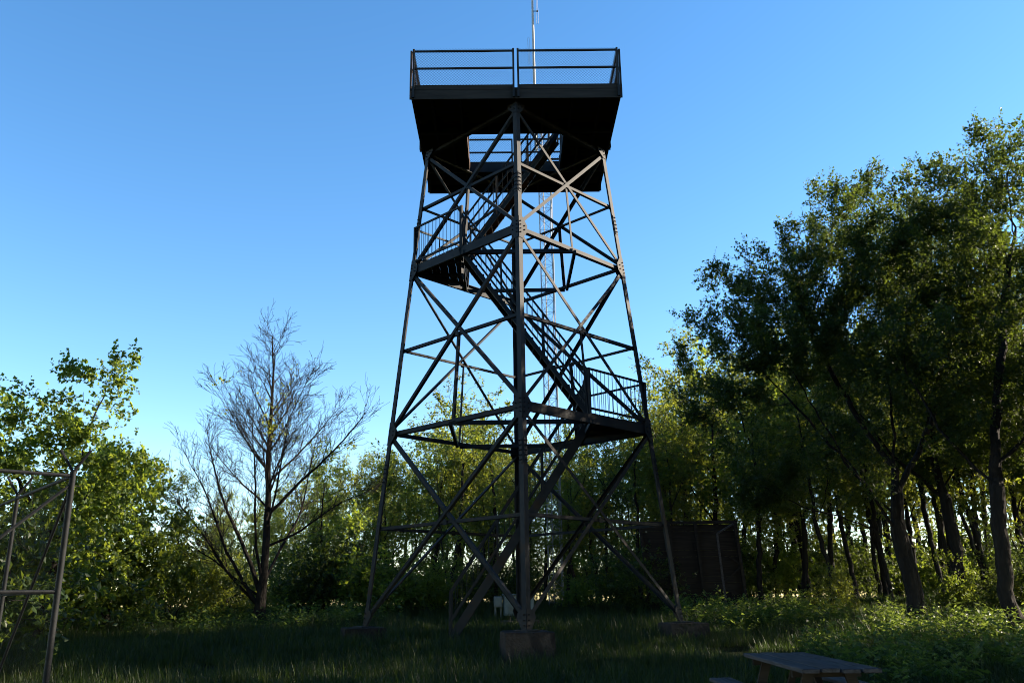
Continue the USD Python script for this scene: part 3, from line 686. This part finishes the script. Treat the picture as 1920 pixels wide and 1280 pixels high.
# left trees
make_tree('maple_tree', 'bright green broad-leaved tree with one tall spur behind the fence', 'tree', G(-11.2, 1),
    [[(0, 0, -.1), (.05, 0, 1.4), (.15, 0, 2.8), (.35, 0, 4.0), (.7, 0, 5.6), (.95, 0, 6.5)], [(.1, 0, 2.2), (-1.0, .2, 3.6), (-1.8, .2, 5.0)], [(.15, 0, 2.6), (.9, -.3, 3.6), (1.3, -.3, 4.3)]],
    [(.72, 0, 5.85, .50, .6, .85), (.35, 0, 5.2, .62, .6, .6), (.45, 0, 4.6, .85, .8, .6), (-.2, 0, 4.5, .75, .8, .7), (-1.8, .1, 5.1, .85, .9, .85), (-.3, 0, 3.4, 1.9, 1.6, 1.1), (0, 0, 1.7, 1.9, 1.5, 1.0), (-2.6, 0, 3.0, 1.5, 1.5, 1.6)],
    1700, 34000, 131, tip=.006, rmax=.13, size=.105, spread=.15, leaf='leaf_maple', D=.24, aspect=.8)
make_tree('maple_tree', 'rounded bright green tree between the fence and the bare tree', 'tree', G(-11.0, 4),
    [[(0, 0, -.1), (-.1, 0, 1.0), (.1, 0, 2.4), (.0, 0, 3.8)], [(-.1, 0, .5), (.6, 0, 1.5), (1.2, 0, 2.5)]],
    [(-.1, 0, 3.9, .95, 1.1, .85), (-.9, 0, 3.3, 1.0, 1.1, .9), (.7, 0, 3.1, 1.0, 1.2, .95), (0, 0, 2.0, 1.5, 1.4, .8), (.2, 0, 1.0, 1.5, 1.2, .6)],
    1500, 30000, 141, tip=.006, rmax=.11, size=.10, spread=.15, leaf='leaf_maple', D=.24, aspect=.8)

# bare tree: several fanning stems with fine twigs
def bare_tree(loc):
    rng = np.random.default_rng(77); t = thing('bare_tree', 'leafless multi-stemmed tree with fine fanning twigs left of the tower', 'tree', loc)
    P, par, R = [np.array([0., 0, -.15])], [-1], [.2]
    tips = []
    def shoot(i0, d, L, r, lev, bend, cnt=None, u0_=.16, lat=None):
        n = max(4, int(L / (.18 if lev < 2 else .11))); st = L / n; i = i0; p = P[i0].copy(); d = unit(d); mine = []
        for k in range(n):
            up_ = bend * (1.0 - d[2]) if bend > 0 else bend
            d = unit(d + rng.normal(size=3) * (.02, .05, .085, .10, .10)[lev] + np.array([0, 0, up_]))
            p = p + d * st; P.append(p); par.append(i); R.append(max(.0048, r * (1 - .88 * (k + 1) / n))); i = len(P) - 1; mine.append((i, d.copy(), (k + 1) / n))
        tips.append(i)
        if lev >= 4: return mine
        if cnt is None: cnt = (0, int(L * 5.4) + 2, int(L * 7.2) + 1, int(L * 6))[lev]
        for c in range(cnt):
            u = u0_ + (.98 - u0_) * (c + rng.uniform(0, 1)) / cnt; j, dj, _ = mine[min(n - 1, int(u * n))]
            side = rng.normal(size=3); side[2] = abs(side[2]) * .2; side = unit(side - dj * np.dot(side, dj)); ang = rng.uniform(.30, .85) if lev else rng.uniform(.55, .95)
            dn = dj * math.cos(ang) + side * math.sin(ang)
            Lc = (lat(u) if lat else 0, (1.15 - .75 * u) * rng.uniform(.45, 1.5) * min(1, L / 2.4), rng.uniform(.28, .62) * (1.1 - .4 * u), rng.uniform(.12, .26))[lev]
            shoot(j, dn, Lc, min(R[j] * .6, (.032, .013, .0065, .004)[lev]), lev + 1, (.09, .085, .05, .03)[lev])
        return mine
    for k, z in enumerate((.25, .5, .8, 1.1)):
        P.append(np.array([.01 * k, 0, z])); par.append(len(P) - 2); R.append(.19 - .02 * k)
    fork = len(P) - 1
    # straight main stem with upswept laterals, longest low down
    main = shoot(fork, np.array([.06, 0, 1]), 7.6, .125, 0, .05, 22, .28, lambda u: (.5 + (1 - u) * 3.2) * rng.uniform(.7, 1.15))
    # stems and limbs fanning from the fork: (index back from the fork, direction, length, radius)
    for dx, dy, dz, L, r, back in ((-.40, .1, 1, 5.4, .075, 1), (-.62, -.25, 1, 5.0, .06, 2), (-.85, .2, .9, 4.6, .05, 2), (-.2, -.35, 1, 5.2, .05, 0), (.25, .45, 1, 5.3, .05, 0), (-1.0, -.1, .55, 3.4, .035, 1)):
        shoot(fork - back, np.array([dx, dy, dz]), L, r, 1, .045, u0_=.28)
    def near(z): return min(main, key=lambda m: abs(P[m[0]][2] - z))[0]
    for z, dx, dy, dz, L, r in ((3.0, .75, 0, .75, 4.4, .055), (2.1, .95, .15, .32, 3.6, .042), (3.9, .6, .3, .8, 3.6, .04), (3.3, -.7, .2, .7, 3.2, .035), (4.4, -.65, -.3, .75, 3.0, .035), (4.9, .6, -.3, .8, 3.0, .03), (2.7, .5, -.5, .8, 4.0, .04)):
        shoot(near(z), np.array([dx, dy, dz]), L, r, 1, .05, u0_=.2)
    A, B, C = np.array(P), np.array(par), np.array(R)
    obj('trunk', skin(A, B, C), 'bark', t, smooth=True)
    ends = np.array(tips); e = A[ends]
    sel = ends[(e[:, 0] < -1.2) & (e[:, 2] > 6.2) & (e[:, 2] < 7.8) | (abs(e[:, 0] - .35) < .25) & (e[:, 2] > 5.0) & (e[:, 2] < 7.8) | (e[:, 0] > 2.0) & (e[:, 2] < 5.2)]
    sub = rng.choice(sel, 70) if len(sel) else ends[:5]; lm, tint = leaves(A, B, sub, 420, 5, .09, .06, .75, clump=6); obj('crown', lm, 'leaf_spring', t, tint=np.clip(tint + .35, 0, 1))
    return t
bare_tree(G(-7.25, 5))

# woodland behind: a few slender trees, repeated
def slender(seed, h, w, base, leaf, n_leaf, lean=0.0, multi=False, size=.10):
    rng = np.random.default_rng(seed); k = 6; zs = np.linspace(-.1, h * .82, k); xs = np.cumsum(rng.normal(size=k) * .10) + lean * zs; ys = np.cumsum(rng.normal(size=k) * .10); xs -= xs[0]; ys -= ys[0]
    tr = [[(xs[i], ys[i], zs[i]) for i in range(k)]]
    for _ in range(2 if not multi else 3):
        i = rng.integers(2, k - 1); a = rng.uniform(0, 2 * PI); l = rng.uniform(.5, .9) * w
        tr.append([(xs[i], ys[i], zs[i]), (xs[i] + .5 * l * math.cos(a), ys[i] + .5 * l * math.sin(a), zs[i] + .8), (xs[i] + l * math.cos(a), ys[i] + l * math.sin(a), zs[i] + 1.9)])
    if multi:
        a = rng.uniform(0, 2 * PI); tr.append([(0, 0, -.1), (.35 * math.cos(a), .35 * math.sin(a), h * .25), (.6 * math.cos(a), .6 * math.sin(a), h * .6)])
    env = []
    for i in range(6):
        z = base + (h - base) * (i + .35) / 6; s = math.sin(PI * min(.97, (i + .9) / 6.6)) ** .6; a = rng.uniform(0, 2 * PI); o = rng.uniform(.1, .5) * w * s
        xi = np.interp(z, zs, xs); env.append((xi + o * math.cos(a), o * math.sin(a), z, w * s * rng.uniform(.5, .8), w * s * rng.uniform(.5, .8), (h - base) / 6 * rng.uniform(.75, 1.05)))
    return tr, env
protos = []
SHARED = 'slender dark-stemmed tree among the woodland behind the clearing'
GRP = 'slender woodland trees behind the clearing'
specs = [  # seed, height, width, crown base, leaf, leaves, lean, multi, size
    (201, 8.0, 1.4, 2.9, 'leaf_spring', 6200, .02, False, .105), (202, 9.0, 1.2, 4.0, 'leaf_spring', 5600, -.02, False, .10),
    (203, 6.8, 1.3, 2.2, 'leaf_spring', 5400, .03, True, .105), (204, 8.6, 1.6, 3.4, 'leaf_spring', 6800, 0.0, True, .11),
    (205, 7.4, 1.1, 2.6, 'leaf_maple', 5000, -.03, False, .115), (206, 9.6, 1.4, 4.6, 'leaf_dark', 6800, .01, False, .105)]
proto_h = [s[1] for s in specs]
def wood_proto(i, label, loc, rz, s, group=None):
    sd, h, w, b, lf, nl, ln, mu, sz = specs[i]
    tr, env = slender(sd, h, w, b, lf, nl, ln, mu)
    t = make_tree('woodland_tree', label, 'tree', (0, 0, 0), tr, env, 800, nl, sd, tip=.0055, rmax=.088, clumps=36, size=sz, spread=.17, bark='bark_grey' if i % 2 else 'bark', leaf=lf, D=.26, group=group)
    place(t, loc, rz, s); return t
def where(x, y):
    u = x * 30 / (y + 20)
    for lim, t in ((-9.3, 'behind the maples at the left'), (-7.0, 'left of the bare tree trunk'), (-5.4, 'right of the bare tree'), (-3.6, 'behind the left tower leg'), (-1.9, 'left of the stair foot'), (-0.3, 'left of the near tower leg'),
                   (1.2, 'beside the near tower leg'), (2.6, 'right of the radio mast'), (4.2, 'left of the billboard'), (6.2, 'behind the billboard'), (7.9, 'right of the billboard'), (9.8, 'left of the leaning trunk'), (12.2, 'between the right-hand trunks'), (99, 'behind the right-hand trunk')):
        if u < lim: return t
KINDS = ['straight light-green', 'tall thin-crowned', 'low twin-stemmed', 'fuller forked', 'broad-leaved', 'tall dark-green']
def rank(y): return 'in the front rank' if y < 12.5 else 'in the second rank' if y < 17.5 else 'deep in the woods'
def wood(i, x, y, h, rz, label=None, group=None):
    s = h / proto_h[i]; loc = G(x, y)
    if label is None: label, group = f'{KINDS[i]} tree {rank(y)} {where(x, y)}', GRP
    if i not in made:
        made[i] = wood_proto(i, label, loc, rz, s, group); return made[i]
    return copy_of(made[i], 'woodland_tree', label, 'tree', loc, rz, s, group)
made = {}
notable = [ # variant, x, y, height, rotation, label
    (3, -2.2, 9.5, 7.5, .4, 'leafy tree rising highest between the left and near tower legs'),
    (0, -0.75, 11.0, 7.3, 2.0, 'tree just left of the near tower leg, its crown crossing the low strut'),
    (2, -5.0, 10.0, 5.6, 1.1, 'tree showing just right of the left tower leg at mid height'),
    (4, -6.2, 9.0, 5.2, 3.0, 'broad-leaved tree between the bare tree and the left tower leg'),
    (1, 6.9, 13.5, 10.2, .8, 'pale green tree top seen just right of the right tower leg'),
    (3, 5.6, 11.0, 8.2, 2.6, 'tree standing behind the left half of the billboard'),
    (0, 8.3, 10.5, 8.4, 4.0, 'tree right behind the billboard under the big spreading crown'),
    (5, -10.9, 8.0, 4.6, 1.5, 'thin sapling with sparse leaves between the maple and the bare tree'),
    (2, 4.2, 10.0, 6.3, 5.0, 'tree left of the billboard, behind the right-hand braces of the tower'),
    (4, 1.9, 14.0, 6.6, .3, 'tree directly behind the radio mast'),
]
for a in notable: wood(*a)
rng = random.Random(12)
def top_profile(u):      # height of the woodland edge along x at 30 m
    return np.interp(u, [-16, -11, -8.5, -6, -4, -2.2, 0, 2, 4, 5.5, 8, 12, 20], [4.6, 4.4, 4.6, 5.2, 5.8, 7.0, 5.9, 6.0, 6.5, 7.8, 9.0, 10, 11])
taken = [(a[1], a[2]) for a in notable]
for row, (y0_, n_) in enumerate(((10.0, 16), (14.0, 24), (19.0, 26), (25.0, 28), (31.0, 28))):
    for i in range(n_):
        u = -10.5 + 29.5 * (i + rng.uniform(.1, .9)) / n_; d = (y0_ + 20) / 30; y = y0_ + rng.uniform(-1.4, 1.8); x = u * (y + 20) / 30
        if u < -6.6 and row < 1: continue
        if any((x - a) ** 2 + (y - b) ** 2 < 0.5 for a, b in taken): continue
        taken.append((x, y)); h = top_profile(u) * d * rng.uniform(.72, .98)
        wood(rng.randrange(6) if u > 3 else rng.choice([0, 1, 2, 3, 4]), x, y, h, rng.uniform(0, 6.28))
# the wood closes the clearing behind the photographer and on the left
bigs = [stage.GetPrimAtPath('/World/broadleaf_tree'), stage.GetPrimAtPath('/World/broadleaf_tree_001'), stage.GetPrimAtPath('/World/broadleaf_tree_002')]
for i, (x, y, s) in enumerate(((-17, -28, 1.35), (-10.5, -31, 1.3), (-4, -33, 1.4), (3, -32, 1.35), (9.5, -31, 1.3), (16, -28, 1.35), (-20, -20, 1.3), (-18.5, -12, 1.25), (-19.5, -4, 1.2), (18, -20, 1.3), (-8, -38, 1.6), (0, -40, 1.6), (8, -38, 1.6), (17, -14, 1.1))):
    copy_of(bigs[i % 3], 'broadleaf_tree', 'tall dark tree of the wood behind the photographer', 'tree', G(x, y), 1.7 * i, s, 'trees behind the photographer')

for i, (x, y, sc_) in enumerate(((18.5, 9.0, 1.0), (17.0, -3.4, .84), (21, -3.5, .95), (19.5, 5.5, 1.1), (15.0, -9.0, .85), (20.5, -7, 1.0), (25, 12, 1.15))):
    copy_of(bigs[(i + 1) % 3], 'broadleaf_tree', 'tall dark tree just past the right edge of the photo', 'tree', G(x, y), 1.3 + 1.3 * i, sc_, 'trees past the right edge')

# shrubs of the undergrowth
def shrub_proto(i, label, loc, rz, s, group=None):
    sd = 300 + i; rg = np.random.default_rng(sd); tr = [[(0, 0, -.1), (.05, 0, .4)]]
    for _ in range(4):
        a = rg.uniform(0, 2 * PI); tr.append([(0, 0, -.05), (.25 * math.cos(a), .25 * math.sin(a), .6), (.55 * math.cos(a), .55 * math.sin(a), 1.25)])
    env = [(rg.normal() * .45, rg.normal() * .45, rg.uniform(.6, 1.5), .55, .55, .42) for _ in range(7)]
    t = make_tree('woodland_shrub', label, 'shrub', (0, 0, 0), tr, env, 420, (5200, 4600, 5600)[i], sd, tip=.004, rmax=.03, size=(.095, .11, .10)[i], spread=.13, bark='bark_grey', leaf=('leaf_spring', 'leaf_maple', 'leaf_dark')[i], D=.16, rmin_leaf=.02, group=group)
    place(t, loc, rz, s); return t
smade = {}
def shrub(i, x, y, h, rz, label, group=None):
    s = h / 1.9; loc = G(x, y)
    if i not in smade: smade[i] = shrub_proto(i, label, loc, rz, s, group); return
    copy_of(smade[i], 'woodland_shrub', label, 'shrub', loc, rz, s, group)
shrub(0, -8.3, 6.2, 1.5, 0.3, 'bright yellow-green bush at the foot of the bare tree')
shrub(1, -4.4, 7.2, 2.1, 1.0, 'bright leafy bush behind the left tower leg')
shrub(2, 3.6, 6.6, 1.7, 2.0, 'dark bush against the left edge of the billboard')
shrub(0, 8.3, 4.2, 1.1, 2.2, 'low sunlit bush right of the billboard')
shrub(2, -9.3, -5.4, 2.5, .5, 'dark overgrown bush inside the chain-link fence')
shrub(1, -2.9, 7.6, 1.8, 2.8, 'leafy bush behind the foot of the stairs')
SG = 'shrubs at the edge of the woods'
SK = ['yellow-green', 'broad-leaved', 'dark green']
def more_shrub(x, y, h):
    k = rng.randrange(3); size = 'low' if h < 1.3 else 'waist-high' if h < 1.8 else 'tall'
    shrub(k, x, y, h, rng.uniform(0, 6.28), f'{size} {SK[k]} shrub {"at the wood edge" if y < 11 else "among the trunks" if y < 16 else "deep among the trees"} {where(x, y)}', SG)
for i in range(34):
    u = -12 + 25 * (i + rng.uniform(0, 1)) / 34; y = rng.uniform(8.2, 15); x = u * (y + 20) / 30
    if abs(x - 1.3) < .7 and abs(y - 11) < .7: continue
    if (-3 < u < 6 and rng.random() < .5) or (u >= 6 and rng.random() < .65): continue
    if u < -6.8 and rng.random() < .45: continue
    more_shrub(x, y, rng.uniform(.9, 1.9) * (1.15 if u < -4 else .9 if u < 6 else .6))
for i in range(52):
    u = -9 + 28 * (i + rng.uniform(0, 1)) / 52; y = rng.uniform(15, 33); x = u * (y + 20) / 30
    more_shrub(x, y, rng.uniform(1.5, 2.9) * (1.25 if u > 4.5 else .9))
for i in range(7):
    more_shrub(rng.uniform(10.5, 17), rng.uniform(4.5, 9), rng.uniform(.9, 1.7))
for i in range(5):
    more_shrub(rng.uniform(-15, -9.6), rng.uniform(2.5, 8), rng.uniform(1.4, 2.6))

# ------------------------------------------------------------------ grass and herbs
def tuft(seed, n, h, rad):
    rg = np.random.default_rng(seed); V, F, T, o = [], [], [], 0
    for i in range(n):
        a = rg.uniform(0, 2 * PI); b = np.array([rg.normal() * rad, rg.normal() * rad, -.03]); hh = h * rg.uniform(.45, 1.25); w = rg.uniform(.004, .009); lean = rg.uniform(.05, .6) * hh
        d = np.array([math.cos(a), math.sin(a), 0]); s = np.array([-d[1], d[0], 0]) * w; tt = rg.random()
        pts = [b, b + d * lean * .25 + [0, 0, hh * .55], b + d * lean + [0, 0, hh * rg.uniform(.75, 1.0)]]
        V += [pts[0] - s, pts[0] + s, pts[1] + s * .8, pts[1] - s * .8, pts[2]]; F += [[o, o + 1, o + 2], [o, o + 2, o + 3], [o + 3, o + 2, o + 4]]; T += [tt] * 5; o += 5
    return trimesh.Trimesh(np.array(V), np.array(F), process=False), np.array(T)
def herb(seed, n, h):
    rg = np.random.default_rng(seed); V, F, T, o = [], [], [], 0
    for st in range(7):
        b = np.array([rg.normal() * .15, rg.normal() * .15, -.03]); hh = h * rg.uniform(.35, 1.2); dx = rg.normal(size=2) * .22
        for k in range(n):
            u = (k + rg.uniform(.3, 1)) / n; p = b + np.array([dx[0] * u * u, dx[1] * u * u, hh * u]); a = k * 2.4 + rg.uniform(-.9, .9); L = h * .21 * (1.15 - .5 * u) * rg.uniform(.5, 1.35)
            d = np.array([math.cos(a), math.sin(a), rg.uniform(-.55, .75)]); s = np.array([-math.sin(a), math.cos(a), rg.uniform(-.7, .7)]) * L * rg.uniform(.16, .28); tt = np.clip(.55 * rg.random() + .4 * u, 0, 1)
            V += [p, p + d * L * .45 + s + [0, 0, .012], p + d * L + [0, 0, -L * rg.uniform(0, .45)], p + d * L * .45 - s + [0, 0, .012]]; F += [[o, o + 1, o + 2], [o, o + 2, o + 3]]; T += [tt] * 4; o += 4
        V += [b + [-.004, 0, 0], b + [.004, 0, 0], b + [dx[0], dx[1], hh]]; F += [[o, o + 1, o + 2]]; T += [.3] * 3; o += 3
    return trimesh.Trimesh(np.array(V), np.array(F), process=False), np.array(T)
def scatter(name, label, cat_, protos_, mat, pts, scale, seed):
    rg = np.random.default_rng(seed); pi = UsdGeom.PointInstancer.Define(stage, '/World/' + name); n = len(pts); names['/World', name] = 1
    for i, (m, t) in enumerate(protos_):
        obj(f'{name}_clump', m, mat, '/World/' + name, tint=t)
    pi.CreatePrototypesRel().SetTargets([c.GetPath() for c in pi.GetPrim().GetChildren()])
    pi.CreatePositionsAttr(Vt.Vec3fArray.FromNumpy(np.column_stack([pts, ground_z(pts[:, 0], pts[:, 1])]).astype(np.float32)))
    pi.CreateProtoIndicesAttr(Vt.IntArray.FromNumpy(rg.integers(0, len(protos_), n).astype(np.int32)))
    s = scale * rg.uniform(.7, 1.3, n); pi.CreateScalesAttr(Vt.Vec3fArray.FromNumpy(np.repeat(np.asarray(s)[:, None], 3, 1).astype(np.float32)))
    a = rg.uniform(0, 2 * PI, n); q_ = np.column_stack([np.cos(a / 2), 0 * a, 0 * a, np.sin(a / 2)])
    pi.CreateOrientationsAttr(Vt.QuathArray([Gf.Quath(float(w), 0, 0, float(z)) for w, _, _, z in q_]))
    tag(pi.GetPrim(), label, cat_, kind='stuff')
rg = np.random.default_rng(6)
def wedge(n, d0, d1, half=0.66):
    d = np.sqrt(rg.uniform(d0 ** 2, d1 ** 2, n)); x = EYE[0] + d * rg.uniform(-half, half, n); return np.column_stack([x, EYE[1] + d])
pts = np.vstack([wedge(15000, 8, 24), wedge(8000, 24, 38)])
dens = meshkit.fbm(np.column_stack([pts * .5, 0 * pts[:, 0]]), 3, 3)
keep = dens > .22
for k in range(4):
    p = leg_pt(k, 0); keep &= (np.abs(pts - p[:2]) > .42).any(1)
keep &= ~((np.abs(pts[:, 0] + 1.8) < .55) & (np.abs(pts[:, 1] - .1) < .6))
keep &= ~(np.hypot(pts[:, 0] + 2.3, (pts[:, 1] + .9) * .8) < .45 + .25 * (dens - .5))      # worn patch by the stair foot
pts = pts[keep]; dens = dens[keep]
scatter('grass', 'unmown dark green grass across the clearing', 'grass', [tuft(1, 46, .34, .10), tuft(2, 40, .42, .11), tuft(3, 50, .26, .12), tuft(4, 22, .48, .09)], 'grass', pts, .40 + .62 * np.clip(dens, 0, 1), 7)
hp = np.vstack([np.column_stack([rg.uniform(4.6, 13, 420), rg.uniform(-7.5, 1.5, 420)]), np.column_stack([rg.uniform(4.0, 9, 160), rg.uniform(1.2, 6, 160)]), np.column_stack([rg.uniform(-12, -4, 120), rg.uniform(2, 7, 120)])])
hd = meshkit.fbm(np.column_stack([hp * .45, 0 * hp[:, 0]]), 3, 8)
hp = hp[hd > .45]
scatter('undergrowth', 'leafy knee-high weeds crowding the right side of the clearing', 'weeds', [herb(11, 11, .62), herb(12, 9, .45), herb(13, 12, .75), herb(14, 10, .55)], 'herb', hp, 1.0, 9)

# ------------------------------------------------------------------ labels that two or three neighbours would share: tell them apart by their place
same = {}
for pr in stage.GetPrimAtPath('/World').GetChildren():
    if pr.GetCustomDataByKey('group') in (GRP, SG): same.setdefault(pr.GetCustomDataByKey('label'), []).append(pr)
for lb, prs in same.items():
    if len(prs) < 2: continue
    def bearing(pr):
        t = UsdGeom.Xformable(pr).GetLocalTransformation().ExtractTranslation(); return (t[0] - EYE[0]) / (t[1] - EYE[1])
    prs.sort(key=bearing); n = len(prs)
    words_ = {2: ['left one', 'right one'], 3: ['left one', 'middle one', 'right one']}.get(n) or ['the leftmost'] + ['%s from the left' % w for w in ('second', 'third', 'fourth', 'fifth', 'sixth', 'seventh')][:n - 2] + ['the rightmost']
    for pr, w in zip(prs, words_): pr.SetCustomDataByKey('label', f'{lb}, {w}')
